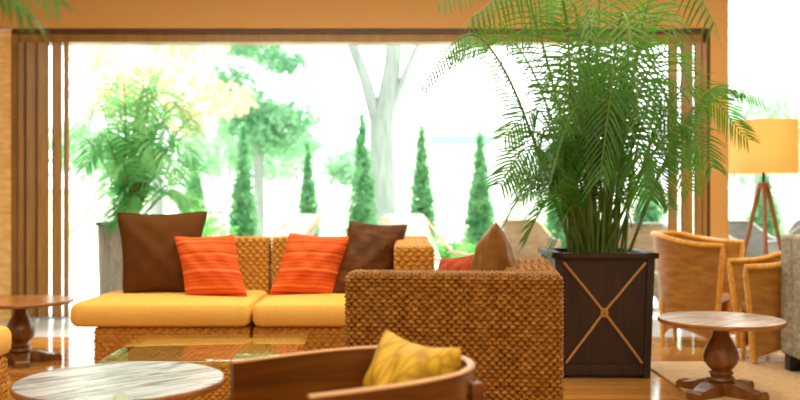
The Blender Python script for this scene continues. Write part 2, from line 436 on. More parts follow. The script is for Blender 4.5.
G = None
s2 = thing('woven_sofa', 'armless woven sofa section with mustard seat, holding the brown diamond-weave pillow', 'sofa', (-1.44, 6.20, 0), 0)
woven('seat_base', -.50, .495, -.53, .30, .05, .35, M['wicker_lt'], s2, r=.03, res=.0055, wv=(.027, .050, .019))
woven('backrest', -.58, .495, .30, .50, .05, .885, M['wicker_lt'], s2, r=.03, res=.0055, wv=(.027, .050, .019))
pad('seat_cushion', M['cushion'], s2, -.635, .50, -.58, .295, .35, .505, r=.055, puff=.012)
sofa_feet(s2, (-.42, .42), (-.45, .4))
s3 = thing('woven_sofa', 'woven sofa section with a mustard seat and a thick woven arm at its right end', 'sofa', (-.36, 6.20, 0), 0)
woven('seat_base', -.575, .32, -.53, .30, .05, .35, M['wicker_lt'], s3, r=.03, res=.0055, wv=(.027, .050, .019))
woven('backrest', -.575, .57, .30, .50, .05, .885, M['wicker_lt'], s3, r=.03, res=.0055, wv=(.027, .050, .019))
woven('arm', .322, .57, -.80, .30, .05, .875, M['wicker_lt'], s3, r=.03, res=.0055, wv=(.027, .050, .019))
pad('seat_cushion', M['cushion'], s3, -.57, .32, -.58, .295, .35, .505, r=.055, puff=.012)
sofa_feet(s3, (-.5, .45), (-.45, .4))
s4 = thing('woven_sofa', 'woven sofa with mustard cushion cut off by the left edge of the photo', 'sofa', (-2.50, 4.22, 0), 0)
woven('seat_base', -.48, .48, -.45, .45, .05, .35, M['wicker_lt'], s4, r=.03, res=.010)
woven('backrest', -.70, -.48, -.45, .45, .05, .87, M['wicker_lt'], s4, r=.03, res=.012)
pad('seat_cushion', M['cushion'], s4, -.48, .50, -.46, .46, .35, .505, r=.055)
sofa_feet(s4, (-.4, .4), (-.37, .37))
s5 = thing('grey_woven_sofa', 'grey woven sofa at the right edge of the photo with a dark foot', 'sofa', (3.03, 5.62, .012), 0)
woven('seat_base', -.22, .5, -.48, .30, .10, .36, M['wicker_grey'], s5, r=.03, res=.01, wv=(.018, .030, .008))
woven('backrest', -.46, -.22, -.48, .30, .10, .91, M['wicker_grey'], s5, r=.03, res=.0075, wv=(.018, .030, .008))
woven('arm', -.46, .5, .30, .48, .10, .91, M['wicker_grey'], s5, r=.03, res=.0075, wv=(.018, .030, .008))
pad('seat_cushion', M['white'], s5, -.21, .52, -.48, .29, .36, .50)
for x in (-.40, .42):
    for y in (-.40, .40): MB().box(x-.04, x+.04, y-.04, y+.04, 0, .11, r=.004).build('foot', M['leg_dark'], s5)

# ------------------------------------------------------------------ pillows
def place_pillow(name, mat, w, h, t, loc, rot, label, seed, group=None, piping=None, **kw):
    o, P = pillow(name, mat, w, h, t, seed=seed, **kw)
    o.location = loc; o.rotation_euler = rot; tag(o, label, 'pillow', group)
    if piping: MB().tube(P, .005, 6, closed=True).build('piping', piping, o)
    return o
D = math.radians
place_pillow('throw_pillow', M['brown_pillow'], .57, .60, .24, (-1.655, 6.16, .50), (D(-17), D(-1), D(2)), 'large dark brown diamond-weave pillow with piping at the left end of the sofa', 1, piping=M['piping'], taper=.15)
place_pillow('throw_pillow', M['stripe'], .44, .46, .21, (-1.215, 5.98, .485), (D(-18), D(-2), D(-6)), 'orange striped pillow leaning on the big brown pillow, left of the sofa joint', 2, shear=-.27)
place_pillow('throw_pillow', M['stripe'], .45, .46, .21, (-.675, 6.08, .485), (D(-16), D(3), D(5)), 'orange striped pillow right of the sofa joint, beside the plain brown pillow', 3, shear=.26)
place_pillow('throw_pillow', M['brown_satin'], .44, .55, .23, (-.26, 6.14, .485), (D(-17), D(4), D(14)), 'plain dark brown satin pillow at the right end of the sofa, against the woven arm', 4, shear=.22)
place_pillow('throw_pillow', M['bronze'], .42, .56, .20, (.405, 4.16, .50), (D(-4), D(0), D(-96)), 'bronze brown pillow peeking over the foreground woven arm, seen edge-on', 5)
place_pillow('throw_pillow', M['rust'], .40, .42, .17, (.25, 4.42, .50), (D(-22), D(-10), D(-52)), 'crumpled rust red pillow behind the foreground woven arm', 6)
# ------------------------------------------------------------------ bent wood chair and its pillow
ax = math.atan2(.51, .86)
ch = thing('bentwood_tub_chair', 'reddish brown bent plywood tub chair in the foreground holding a mustard pillow', 'chair', (-.34, 2.29, 0), ax)
def U_path(n=60, hw=.255, L=.56, flare=.035):
    pts = []
    for i in range(n+1):
        t = -1+2*i/n; a = t*PI/2
        # superelliptic U, opening at x=0
        c = math.cos(a); s = math.sin(a)
        x = L*abs(c)**.75; y = -math.copysign(abs(s)**.62, s)*(hw+flare*math.sin(2*abs(a)))
        pts.append((x, y))
    return pts
def shell(path, z0f, z1f, th, name, mat, parent, lean=0.0, nz=8):
    P = np.array(path); n = len(P); T = np.gradient(P, axis=0); T /= np.linalg.norm(T, axis=1)[:, None]
    N = np.stack([T[:, 1], -T[:, 0]], -1)
    c = P.mean(0)
    if np.sum(N*(P-c)) < 0: N = -N
    V = []
    for i in range(n):
        z0, z1 = z0f(i/(n-1)), z1f(i/(n-1))
        for sgn in (1, -1):
            for k in range(nz+1):
                z = z0+(z1-z0)*k/nz; o = N[i]*(sgn*th/2+lean*(z-z1))
                V.append((P[i][0]+o[0], P[i][1]+o[1], z))
    m = 2*(nz+1); fs = []
    def id(i, s, k): return i*m+s*(nz+1)+k
    for i in range(n-1):
        for k in range(nz):
            fs.append((id(i, 0, k), id(i+1, 0, k), id(i+1, 0, k+1), id(i, 0, k+1)))
            fs.append((id(i, 1, k), id(i, 1, k+1), id(i+1, 1, k+1), id(i+1, 1, k)))
        fs.append((id(i, 0, nz), id(i+1, 0, nz), id(i+1, 1, nz), id(i, 1, nz)))
        fs.append((id(i, 0, 0), id(i, 1, 0), id(i+1, 1, 0), id(i+1, 0, 0)))
    for i in (0, n-1):
        for k in range(nz): fs.append((id(i, 0, k), id(i, 0, k+1), id(i, 1, k+1), id(i, 1, k)))
    return MB().add(V, fs).build(name, mat, parent)
up = U_path()
rimz = lambda t: .695+.012*math.sin(t*PI)
sh = shell(up, lambda t: .33, rimz, .022, 'shell', M['chair_wood'], ch, lean=.04)
rp = [(x, y, rimz(i/60)+.002) for i, (x, y) in enumerate(up)]
MB().tube(rp, .0115, 8, flat=.45).build('rim', M['chair_edge'], ch, label='plywood top edge with painted highlight')
MB().box(-.02, .50, -.235, .235, .36, .40, r=.015).build('seat', M['chair_wood'], ch)
for (x, y, zt) in ((.02, .275, .60), (.02, -.275, .60), (.50, -.215, .672), (.50, .215, .672)):
    MB().box(x-.02, x+.02, y-.014, y+.014, 0, zt, r=.007).build('leg', M['chair_wood'], ch)
a = Vector((.86, .51)); p = Vector((-.51, .86)); base = Vector((-.34, 2.29))
yp = base+a*.385
place_pillow('throw_pillow', M['yellow'], .42, .38, .22, (yp.x, yp.y, .40), (D(-12), 0, ax-PI/2), 'small mustard yellow quilted pillow in the bent plywood chair', 7, pinch=.15)

# ------------------------------------------------------------------ round pedestal tables
def pedestal_table(name, label, loc, rz, top, zt=.44, R=.36):
    t = thing(name, label, 'table', loc, rz)
    MB().lathe([(R-.012, zt-.026), (R-.002, zt-.022), (R, zt-.012), (R-.001, zt-.004), (R-.004, zt-.001)], 72).build('table_rim', M['top_edge'], t)
    MB().lathe([(.0, zt-.004), (R-.004, zt-.003), (R-.006, zt), (.0, zt)], 72).build('table_top', top, t)
    e = zt-.44
    prof = [(.13, .414+e), (.13, .402+e), (.06, .395+e), (.045, .37+e), (.05, .34+e), (.072, .30+e), (.095, .25+e*.6), (.102, .215+e*.5), (.095, .185), (.072, .155), (.055, .14), (.066, .133), (.072, .122), (.062, .112), (.060, .105), (.075, .098), (.08, .085), (.07, .075), (.09, .068), (.09, .05)]
    MB().lathe(prof[::-1], 32).build('pedestal', M['table_wood'], t)
    for k in range(4):
        a = k*PI/2; c, s = math.cos(a), math.sin(a)
        pr = [(.04, .075, .060), (.12, .072, .058), (.19, .050, .05), (.23, .042, .045), (.265, .046, .05), (.275, .032, .05), (.275, .0, .05)]
        V = []; fs = []
        for (r, z, hw) in pr:
            for (yy, zz) in ((-hw, 0), (-hw, z*.9+.0001), (-hw*.8, z+.0002), (hw*.8, z+.0002), (hw, z*.9+.0001), (hw, 0)):
                V.append((r*c-yy*s, r*s+yy*c, zz))
        n = len(pr)
        for i in range(n-1):
            for j in range(6):
                j2 = (j+1) % 6; fs.append((i*6+j, i*6+j2, (i+1)*6+j2, (i+1)*6+j))
        fs += [tuple(range(6))[::-1], tuple((n-1)*6+j for j in range(6))]
        MB().add(V, fs).build('foot', M['table_wood'], t, smooth=False)
    return t
pedestal_table('round_pedestal_table', 'round pedestal table on the cream rug at right with a turned baluster column', (1.89, 5.3, .012), D(38), M['top_mid'])
pedestal_table('round_pedestal_table', 'round brown pedestal table at the left, standing before the folded doors', (-2.70, 6.4, 0), D(25), M['top_brown'])
pedestal_table('round_pedestal_table', 'round weathered grey-topped table in the left foreground', (-.985, 3.18, 0), D(45), M['top_grey'], zt=.517)

# glass topped woven coffee table
ct = thing('glass_coffee_table', 'square woven coffee table with a mirror-like glass top before the sofa', 'table', (-.98, 4.735, 0), D(2.5))
woven('table_body', -.455, .455, -.42, .42, .03, .366, M['wicker_lt'], ct, r=.025, res=.0065)
MB().box(-.475, .475, -.435, .435, .368, .380, r=.003).build('glass_top', M['glass_top'], ct, label='clear glass top')
sofa_feet(ct, (-.36, .36), (-.33, .33))

# small table and glass in the near left foreground
nt = thing('small_side_table', 'small side table just below the bottom edge of the photo, under the glass', 'table', (-.62, 2.0, 0))
MB().lathe([(.0, .575), (.15, .575), (.155, .585), (.15, .60), (.0, .60)], 40).build('table_top', M['table_wood'], nt)
MB().lathe([(.12, 0), (.12, .015), (.02, .03), (.018, .575)], 24).build('pedestal', M['table_wood'], nt)
gl = MB().lathe([(.022, .0), (.026, .01), (.030, .06), (.027, .09), (.018, .108), (.016, .118), (.012, .1185), (.012, .10), (.022, .085), (.025, .06), (.02, .012)], 24).build('bud_vase', M['vase'], loc=(-.62, 2.0, .60))
tag(gl, 'pale ceramic bud vase tip at the bottom edge in front of the grey table', 'vase')

# ------------------------------------------------------------------ planters
def planter(name, label, loc, rz, mat, ropem, W=.67, Hh=.81):
    t = thing(name, label, 'planter', loc, rz)
    b = .045
    w0 = W/2-.03     # bottom half width
    def tp(z): return w0*(.97+.08*z/Hh)   # slight outward taper
    # panels (recessed) on the four sides, as one box with open top
    V = []; 
    q = .022
    for z in (.05, Hh-.03):
        for (sx, sy) in ((-1, -1), (1, -1), (1, 1), (-1, 1)): V.append((sx*(tp(z)-q), sy*(tp(z)-q), z))
    for (sx, sy) in ((-1, -1), (1, -1), (1, 1), (-1, 1)): V.append((sx*(tp(Hh)-.07), sy*(tp(Hh)-.07), Hh-.03))
    for (sx, sy) in ((-1, -1), (1, -1), (1, 1), (-1, 1)): V.append((sx*(tp(Hh)-.07), sy*(tp(Hh)-.07), Hh-.16))
    fs = [(0, 3, 2, 1)]
    for i in range(4):
        j = (i+1) % 4; fs += [(i, j, 4+j, 4+i), (4+i, 4+j, 8+j, 8+i), (8+i, 8+j, 12+j, 12+i)]
    MB().add(V, fs).build('panel', mat, t, smooth=False)
    MB().box(-tp(Hh)+.065, tp(Hh)-.065, -tp(Hh)+.065, tp(Hh)-.065, Hh-.14, Hh-.10).build('soil', M['soil'], t, smooth=False)
    for (sx, sy) in ((-1, -1), (1, -1), (1, 1), (-1, 1)):
        V = []
        for z in (0.0, Hh-.03):
            o_, i_ = tp(z), tp(z)-b
            for (x, y) in ((i_, i_), (o_, i_), (o_, o_), (i_, o_)): V.append((sx*x, sy*y, z))
        MB().add(V, [(0, 1, 2, 3), (7, 6, 5, 4), (0, 4, 5, 1), (1, 5, 6, 2), (2, 6, 7, 3), (3, 7, 4, 0)]).build('corner_post', mat, t, smooth=False)
    for k in range(4):
        a = k*PI/2; e = bpy.data.objects.new('x', None)
        o1 = MB().box(-tp(.03)+b, tp(.03)-b, -tp(.03), -tp(.03)+.02, .02, .085, r=.004).build('bottom_rail', mat, t, rot=(0, 0, a))
        o2 = MB().box(-tp(Hh)-.02, tp(Hh)+.02, -tp(Hh)-.02, -tp(Hh)+.055, Hh-.035, Hh, r=.005).build('rim_board', mat, t, rot=(0, 0, a))
        zA, zB = .10, Hh-.06
        for s in (-1, 1):
            P = []
            for i in range(13):
                u = i/12; z = zA+(zB-zA)*u; x = s*(-1+2*u)*(tp(z)-b-.01); yy = -tp(z)+.012+(.012 if s > 0 else -.002)*(abs(u-.5) < .09)-.006
                P.append((x, yy, z))
            MB().tube(P, .0085, 7).build('rope', ropem, t, rot=(0, 0, a), label='light rope crossing the panel')
        zc = (zA+zB)/2
        MB().tube([(.018*math.cos(b_)*(1), -tp(zc)+.004, zc+.024*math.sin(b_)) for b_ in np.linspace(0, 2*PI, 13)[:-1]], .0085, 7, closed=True).build('rope_knot', ropem, t, rot=(0, 0, a))
    return t
PX, PY = 1.32, 5.80+.29
planter('wooden_planter', 'dark brown wooden planter box with crossed rope, holding the big indoor palm', (PX, PY, 0), D(-1), M['planter'], M['rope'])
planter('grey_planter', 'weathered grey planter box with crossed slats on the terrace behind the sofa', (-2.92, 9.6, -.02), D(0), M['planter_grey'], M['planter_grey'], W=.50, Hh=.94)

# ------------------------------------------------------------------ palms
def bez(P0, P1, P2, P3, n):
    t = np.linspace(0, 1, n)[:, None]; P0, P1, P2, P3 = map(np.array, (P0, P1, P2, P3))
    return (1-t)**3*P0+3*(1-t)**2*t*P1+3*(1-t)*t*t*P2+t**3*P3
def frond(pts, mats, parent, rng, n=46, L=.34, start=.33, droop=.4, wid=.0145, vee=.35, tw=None):
    P = np.array(pts); m = len(P); seg = np.linalg.norm(np.diff(P, axis=0), axis=1); S = np.concatenate([[0], np.cumsum(seg)]); Ltot = S[-1]
    def at(u):
        s = u*Ltot; return np.array([np.interp(s, S, P[:, k]) for k in range(3)])
    stem = MB(); stem.tube(P, np.linspace(.011, .0025, m), 6)
    st = stem.build('frond', M['rachis'], parent)
    V = []; fs = []; c = 0
    tw = rng.uniform(-.5, .5) if tw is None else tw
    for i in range(n):
        u = start+(1-start)*(i+.5)/n
        p = at(u); T = at(min(1, u+.01))-at(u-.01); T /= np.linalg.norm(T)
        side = np.cross(T, [0, 0, 1]); 
        if np.linalg.norm(side) < .15: side = np.array([math.cos(tw), math.sin(tw), 0])
        side /= np.linalg.norm(side); up_ = np.cross(side, T)
        ca, sa = math.cos(tw), math.sin(tw); side, up_ = side*ca+up_*sa, up_*ca-side*sa
        q = (u-start)/(1-start); ll = L*(.6+.55*math.sin(PI*min(1, q*.85+.12))**.8)*(1-.35*q**3)
        for sg in (-1, 1):
            l = ll*rng.uniform(.85, 1.1); fw = .45+.75*q+rng.uniform(-.1, .1)
            d0 = side*sg+T*fw+up_*vee; d0 /= np.linalg.norm(d0)
            wv = np.cross(d0, up_); wv /= np.linalg.norm(wv)+1e-9
            dr = droop*rng.uniform(.6, 1.3)
            for k, (f, ww) in enumerate(((0, .5), (.35, 1), (.7, .75), (1, .04))):
                pt = p+d0*l*f+np.array([0, 0, -1])*dr*l*f*f
                V.append(pt-wv*wid*.5*ww); V.append(pt+wv*wid*.5*ww)
            for k in range(3): fs.append((c+2*k, c+2*k+1, c+2*k+3, c+2*k+2))
            c += 8
    MB().add(V, fs).build('leaflets', mats, st, smooth=False)
    return st
def W(px, py, d): return ((px-400)/F*d, d, H-(py-200)/F*d)   # a place seen at that pixel, d metres away

rng = np.random.RandomState(11); random.seed(3)
palm = thing('areca_palm', 'tall green areca palm growing in the dark wooden planter', 'plant', (PX, PY, .70))
def pl(pts): 
    return np.array(pts)-np.array([PX, PY, .70])
def arch(base, peak, tip, n=26, **kw):
    base, peak, tip = map(np.array, (base, peak, tip))
    c1 = base+(peak-base)*.55+np.array([0, 0, .12]); c2 = peak+(peak-base)*.15+(tip-peak)*.1
    A = bez(base, c1, peak-(tip-base)*.18, peak, n//2+1); B = bez(peak, peak+(tip-base)*.18, peak+(tip-peak)*.75+np.array([0, 0, .02]), tip, n//2+1)
    return np.vstack([A[:-1], B])
hero = [  # (peak, tip) of the fronds that stand out
    (W(488, 45, 5.6), W(421, 86, 5.4), .19), (W(520, 50, 6.1), W(452, 60, 6.3), .18),
    (W(520, -12, 5.8), W(436, 2, 5.4), .24), (W(560, -10, 5.5), W(470, 18, 5.0), .28), (W(575, 8, 5.9), W(500, 55, 5.8), .28),
    (W(700, 100, 5.8), W(762, 100, 5.6), .15), (W(680, 92, 6.1), W(748, 140, 6.1), .22), (W(672, 130, 5.7), W(712, 168, 5.5), .22),
    (W(660, -30, 5.6), W(716, 25, 5.2), .28), (W(650, 20, 6.0), W(690, 70, 6.0), .28), (W(640, -40, 6.1), W(690, -20, 6.3), .3),
    (W(655, 60, 5.6), W(700, 110, 5.3), .26), (W(650, 110, 6.2), W(690, 190, 6.4), .25),
    (W(545, 118, 5.9), W(504, 138, 5.7), .24), (W(540, 150, 5.6), W(500, 185, 5.3), .24), (W(545, 175, 5.7), W(498, 235, 5.4), .24),
    (W(552, 130, 6.2), W(515, 180, 6.3), .24), (W(560, 195, 5.6), W(525, 240, 5.4), .2), (W(640, 155, 5.7), W(668, 205, 5.6), .2),
    (W(575, 205, 5.7), W(548, 262, 5.45), .15), (W(590, 30, 5.5), W(560, 120, 5.1), .3), (W(620, 20, 5.5), W(640, 120, 5.1), .3),
    (W(600, -30, 5.8), W(590, 40, 5.2), .3), (W(575, 60, 6.2), W(530, 120, 6.5), .28), (W(612, 70, 5.5), W(600, 180, 5.2), .3),
    (W(580, 110, 5.6), W(548, 190, 5.3), .28), (W(640, 80, 6.3), W(668, 160, 6.6), .28), (W(625, 130, 5.5), W(650, 200, 5.2), .26),
]
for hi, (pk, tp_, L) in enumerate(hero):
    hang = hi in (0, 2, 3, 4, 5, 8)
    b = (PX+rng.uniform(-.12, .12)+.06*np.sign(pk[0]-PX), PY+rng.uniform(-.12, .12), .69)
    frond(pl(arch(b, pk, tp_)), M['palm'], palm, rng, L=L, start=.42, droop=.35, n=int(30+10*(L < .2)+8*(abs(tp_[0]-b[0]) > .7)), tw=rng.uniform(-.25, .25) if hang else rng.choice([-1, 1])*rng.uniform(.3, 1.1), vee=-.75 if hang else .35)
for i in range(26):
    a_ = rng.uniform(0, 2*PI); hgt = rng.uniform(.8, 2.1) if i < 10 else rng.uniform(.35, 1.25); rr = rng.uniform(.12, .38); ex = rng.uniform(.2, .42)
    b = (PX+rng.uniform(-.14, .14), PY+rng.uniform(-.14, .14), .69)
    pk = (PX+rr*math.cos(a_)*1.1, PY+rr*math.sin(a_)*.9, .7+hgt); tq = (PX+(rr+ex)*math.cos(a_), PY+(rr+ex)*math.sin(a_)*.9, max(1.0+.25*rr, .7+hgt-rng.uniform(.05, .5)))
    frond(pl(arch(b, pk, tq)), M['palm'], palm, rng, L=rng.uniform(.22, .30), start=.45, droop=.4, n=26)
for i in range(9):
    a_ = i*.7; x, y = .12*math.cos(a_), .12*math.sin(a_)
    MB().tube([(x, y, -.02), (x*1.2, y*1.2, .3), (x*1.7, y*1.7, .75+.1*(i % 3))], [.017, .014, .009], 8).build('cane', M['rachis'], palm)

# near palm whose frond tips hang into the top left corner
np_pot = thing('plant_pot', 'dark pot of the near palm, left of the camera outside the photo', 'planter', (-1.75, 2.0, 0))
MB().lathe([(.15, 0), (.2, .4), (.21, .42), (.17, .42), (.16, .36), (0, .36)], 32).build('pot_body', M['planter'], np_pot)
p2 = thing('areca_palm', 'near blurred palm whose frond tips hang into the top left corner', 'plant', (-1.75, 2.0, .36))
for pk, tq, L in (((-1.2, 1.95, 1.78), (-.72, 1.9, 1.565), .13), ((-1.3, 2.0, 1.80), (-.82, 2.0, 1.555), .12), ((-1.5, 2.1, 1.9), (-.90, 2.2, 1.60), .14), ((-2.1, 2.0, 1.7), (-2.5, 2.0, 1.4), .2)):
    frond(np.array(arch((-1.75, 2.0, .36), pk, tq))-np.array([-1.75, 2.0, .36]), M['palm'], p2, rng, L=L, start=.45, droop=.7, n=40)

# outdoor palm in the grey planter
p3 = thing('outdoor_palm', 'feathery palm in the grey planter on the terrace at left', 'plant', (-2.92, 9.6, .80))
for i in range(34):
    a_ = rng.uniform(0, 2*PI); hgt = rng.uniform(.35, 1.7); rr = rng.uniform(.12, .62); ex = rng.uniform(.25, .5)
    b = (rng.uniform(-.1, .1), rng.uniform(-.1, .1), 0)
    pk = (rr*math.cos(a_)+.12, rr*math.sin(a_)*.6, hgt); tq = ((rr+ex)*math.cos(a_)+.14, (rr+ex)*math.sin(a_)*.6, hgt-rng.uniform(.0, .4))
    frond(arch(b, pk, tq), M['palm_out'], p3, rng, L=.30, start=.4, droop=.4, n=20, wid=.026)

# ------------------------------------------------------------------ rattan tub chairs
def tub_chair(name, label, loc, rz, wm, rm, hb=.83, ha=.67, Wd=.60, Dp=.60, group=None, cat='chair'):
    t = thing(name, label, cat, loc, rz, group)      # faces -y locally
    n = 48; path = []
    for i in range(n+1):
        u = -1+2*i/n; a_ = u*PI/2*1.0
        c, s = math.cos(a_), math.sin(a_)
        path.append((math.copysign(abs(s)**.75, s)*Wd/2, -Dp/2+Dp*abs(c)**.7))
    P = np.array(path)
    zt = lambda t_: ha+(hb-ha)*(.5-.5*math.cos(min(1, max(0, (1-abs(2*t_-1))*1.5))*PI))
    zb = lambda t_: .05+.09*abs(math.sin(3*PI*t_))**.7
    nz = 14; V = []; c0 = np.array([0, -.0])
    for i in range(n+1):
        tt = i/n; z0, z1 = zb(tt), zt(tt)
        for sg in (1, 0):
            for k in range(nz+1):
                f = k/nz; z = z0+(z1-z0)*f; sc = .80+.20*f**1.5
                q = P[i]*sc*(1 if sg else .955)
                V.append((q[0], q[1], z))
    m = 2*(nz+1); fs = []
    idf = lambda i, s, k: i*m+s*(nz+1)+k
    for i in range(n):
        for k in range(nz):
            fs.append((idf(i, 0, k), idf(i, 0, k+1), idf(i+1, 0, k+1), idf(i+1, 0, k))); fs.append((idf(i, 1, k), idf(i+1, 1, k), idf(i+1, 1, k+1), idf(i, 1, k+1)))
        fs.append((idf(i, 0, nz), idf(i, 1, nz), idf(i+1, 1, nz), idf(i+1, 0, nz))); fs.append((idf(i, 0, 0), idf(i+1, 0, 0), idf(i+1, 1, 0), idf(i, 1, 0)))
    for i in (0, n):
        for k in range(nz): fs.append((idf(i, 0, k), idf(i, 1, k), idf(i, 1, k+1), idf(i, 0, k+1)))
    MB().add(V, fs).build('shell', wm, t)
    rimp = [(P[i][0]*.98, P[i][1]*.98, zt(i/n)+.004) for i in range(n+1)]
    fl = []
    for side in (0, n):
        q = []
        for k in range(nz, -1, -1):
            f = k/nz; z0, z1 = zb(side/n), zt(side/n); sc = .80+.20*f**1.5
            q.append((P[side][0]*sc*.98, P[side][1]*sc, z0+(z1-z0)*f-.01*(k == nz)))
        fl.append(q)
    MB().tube(fl[0][::-1][:-1]+rimp+fl[1][1:], .021, 8).build('rim', rm, t)
    MB().box(-Wd*.34, Wd*.34, -Dp*.40, Dp*.24, .34, .40, r=.02).build('seat', wm, t)
    for (x, y) in ((-.21, -.22), (.21, -.22), (-.17, .2), (.17, .2)):
        MB().tube([(x, y, 0), (x*1.02, y*1.02, .35)], [.018, .022], 8).build('leg', rm, t)
    return t
tub_chair('rattan_tub_chair', 'honey rattan tub chair facing right, between the wooden planter and the round table', (2.37, 7.26, 0), D(57), M['tan_rattan'], M['rattan_rim'], hb=.87, ha=.80, Wd=.70, Dp=.62)
tub_chair('rattan_tub_chair', 'honey rattan tub chair facing left beside the grey woven sofa', (2.72, 6.41, 0), D(-100), M['tan_rattan'], M['rattan_rim'], hb=.82, ha=.69, Wd=.62, Dp=.62)
GT = 'white rattan terrace chairs'
wc = tub_chair('terrace_chair', 'pale terrace chair beyond the window, left of the lamp legs', (3.85, 10.0, -.02), D(20), M['white_rattan'], M['white_rattan'], hb=.92, ha=.72, Wd=.58, Dp=.55, group=GT)
for x, y, rz, lb in ((4.25, 9.4, 200, 'pale terrace chair beyond the window, behind the lamp legs'), (4.72, 10.3, -30, 'pale terrace chair beyond the window, right of the lamp legs')):
    c = copy_tree(wc); c.location = (x, y, -.02); c.rotation_euler = (0, 0, D(rz)); c['label'] = lb
tub_chair('terrace_armchair', 'pale rattan armchair on the terrace, seen between palm stems and the right-hand doors', (2.62, 9.75, -.02), D(-20), M['pale_rattan'], M['white_rattan'], hb=.90, ha=.70, Wd=.66, Dp=.6)
tub_chair('terrace_armchair', 'tan rattan armchair on the terrace behind the left palm fronds and bronze pillow', (1.38, 9.9, -.02), D(10), M['pale_rattan'], M['pale_rattan'], hb=.93, ha=.72, Wd=.58, Dp=.6)

# terrace loungers with pale cushions behind the sofa
def lounger(label, loc, rz, lean=.55, wd=.62):
    t = thing('terrace_lounge_chair', label, 'lounge chair', loc, rz)
    MB().box(-wd/2, wd/2, -.6, .3, .24, .30, r=.02).build('frame', M['pale_rattan'], t)
    V, f, _ = rbox((wd, .10, .78), .045, (1, 1, 0), .05); Rm = np.array(Euler((-lean, 0, 0)).to_matrix())
    V = V@Rm.T+np.array([0, .42, .66]); MB().add(V, f).build('back_cushion', M['white'], t)
    MB().box(-wd/2, wd/2, -.6, .26, .30, .42, r=.04).build('seat_cushion', M['white'], t)
    for sx in (-1, 1):
        MB().tube([(sx*(wd/2+.02), -.58, 0), (sx*(wd/2+.02), -.55, .5), (sx*(wd/2+.02), .1, .55), (sx*(wd/2+.02), .62, .95)], .022, 8).build('arm_pole', M['pale_rattan'], t)
        MB().tube([(sx*(wd/2-.04), .28, 0), (sx*(wd/2-.04), .28, .3)], .02, 8).build('leg', M['pale_rattan'], t)
        MB().tube([(sx*(wd/2-.04), -.55, 0), (sx*(wd/2-.04), -.55, .3)], .02, 8).build('leg', M['pale_rattan'], t)
lounger('cream cushioned terrace lounge chair behind the orange striped pillow', (-1.62, 10.7, -.02), D(-50))
lounger('white cushioned terrace lounge chair behind the plain brown pillow', (.42, 10.5, -.02), D(38))
ot = thing('terrace_table', 'pale round terrace table behind the left sofa joint', 'table', (-2.05, 9.7, -.02))
MB().lathe([(0, .72), (.40, .72), (.42, .735), (.40, .75), (0, .75)], 40).build('table_top', M['pale_rattan'], ot)
MB().lathe([(.2, 0), (.2, .03), (.05, .06), (.05, .72)], 20).build('pedestal', M['pale_rattan'], ot)

# ------------------------------------------------------------------ tripod floor lamp
lp = thing('tripod_floor_lamp', 'walnut tripod floor lamp with an amber drum shade by the window', 'lamp', (3.07, 7.6, 0))
R_, z0, z1 = .275, 1.375, 1.815
V = []; fs = []; kk = 56
for (r, z) in ((R_, z0), (R_, z1), (R_-.004, z1), (R_-.004, z0)):
    for j in range(kk): V.append((r*math.cos(2*PI*j/kk), r*math.sin(2*PI*j/kk), z))
for i in range(4):
    for j in range(kk):
        j2 = (j+1) % kk; i2 = (i+1) % 4; fs.append((i*kk+j, i*kk+j2, i2*kk+j2, i2*kk+j))
MB().add(V, fs).build('lamp_shade', M['shade'], lp)
MB().tube([(0, 0, 1.27), (0, 0, 1.50)], .012, 10).build('stem', M['metal'], lp)
MB().lathe([(.045, 1.25), (.05, 1.26), (.05, 1.285), (.02, 1.29)], 20).build('hub', M['lamp_wood'], lp)
MB().lathe([(.015, 1.50), (.032, 1.54), (.04, 1.58), (.03, 1.615), (.0, 1.63)], 16).build('bulb', Mat('warm bulb glass', 'FFE0B0', .3).m, lp)
for j in range(3):
    a_ = j*2*PI/3
    MB().tube([((R_-.002)*math.cos(a_), (R_-.002)*math.sin(a_), z1-.03), (0, 0, z1-.05)], .003, 6).build('spider_arm', M['metal'], lp)
for fx, fy in ((-.10, -.33), (.34, .08), (-.22, .28)):
    MB().tube([(fx*.08, fy*.08, 1.30), (fx, fy, 0)], [.021, .015], 8).build('leg', M['lamp_wood'], lp)
bl = light('lamp_bulb_light', 'POINT', (3.07, 7.6, 1.58), (0, 0, 0), 9, (1, .80, .58), .06)

# ------------------------------------------------------------------ planting outside
def leaf_cloud(centres, radii, n, size, rs, shape='ell', squash=1.0):
    r = np.random.RandomState(rs); V = []
    C_ = np.array(centres); R2 = np.array(radii); wts = (R2.prod(1))**.66; wts = wts/wts.sum(); idx = r.choice(len(C_), n, p=wts)
    d = r.normal(size=(n, 3)); d /= np.linalg.norm(d, axis=1)[:, None]; rad = r.rand(n)**.45
    p = C_[idx]+d*R2[idx]*rad[:, None]
    a = r.normal(size=(n, 3)); a /= np.linalg.norm(a, axis=1)[:, None]; b = np.cross(a, r.normal(size=(n, 3))); b /= np.linalg.norm(b, axis=1)[:, None]
    s = size*r.uniform(.6, 1.3, n)[:, None]
    V = np.stack([p-a*s, p-b*s*.45, p+a*s, p+b*s*.45], 1).reshape(-1, 3)
    f = [(4*i, 4*i+1, 4*i+2, 4*i+3) for i in range(n)]
    return V, f
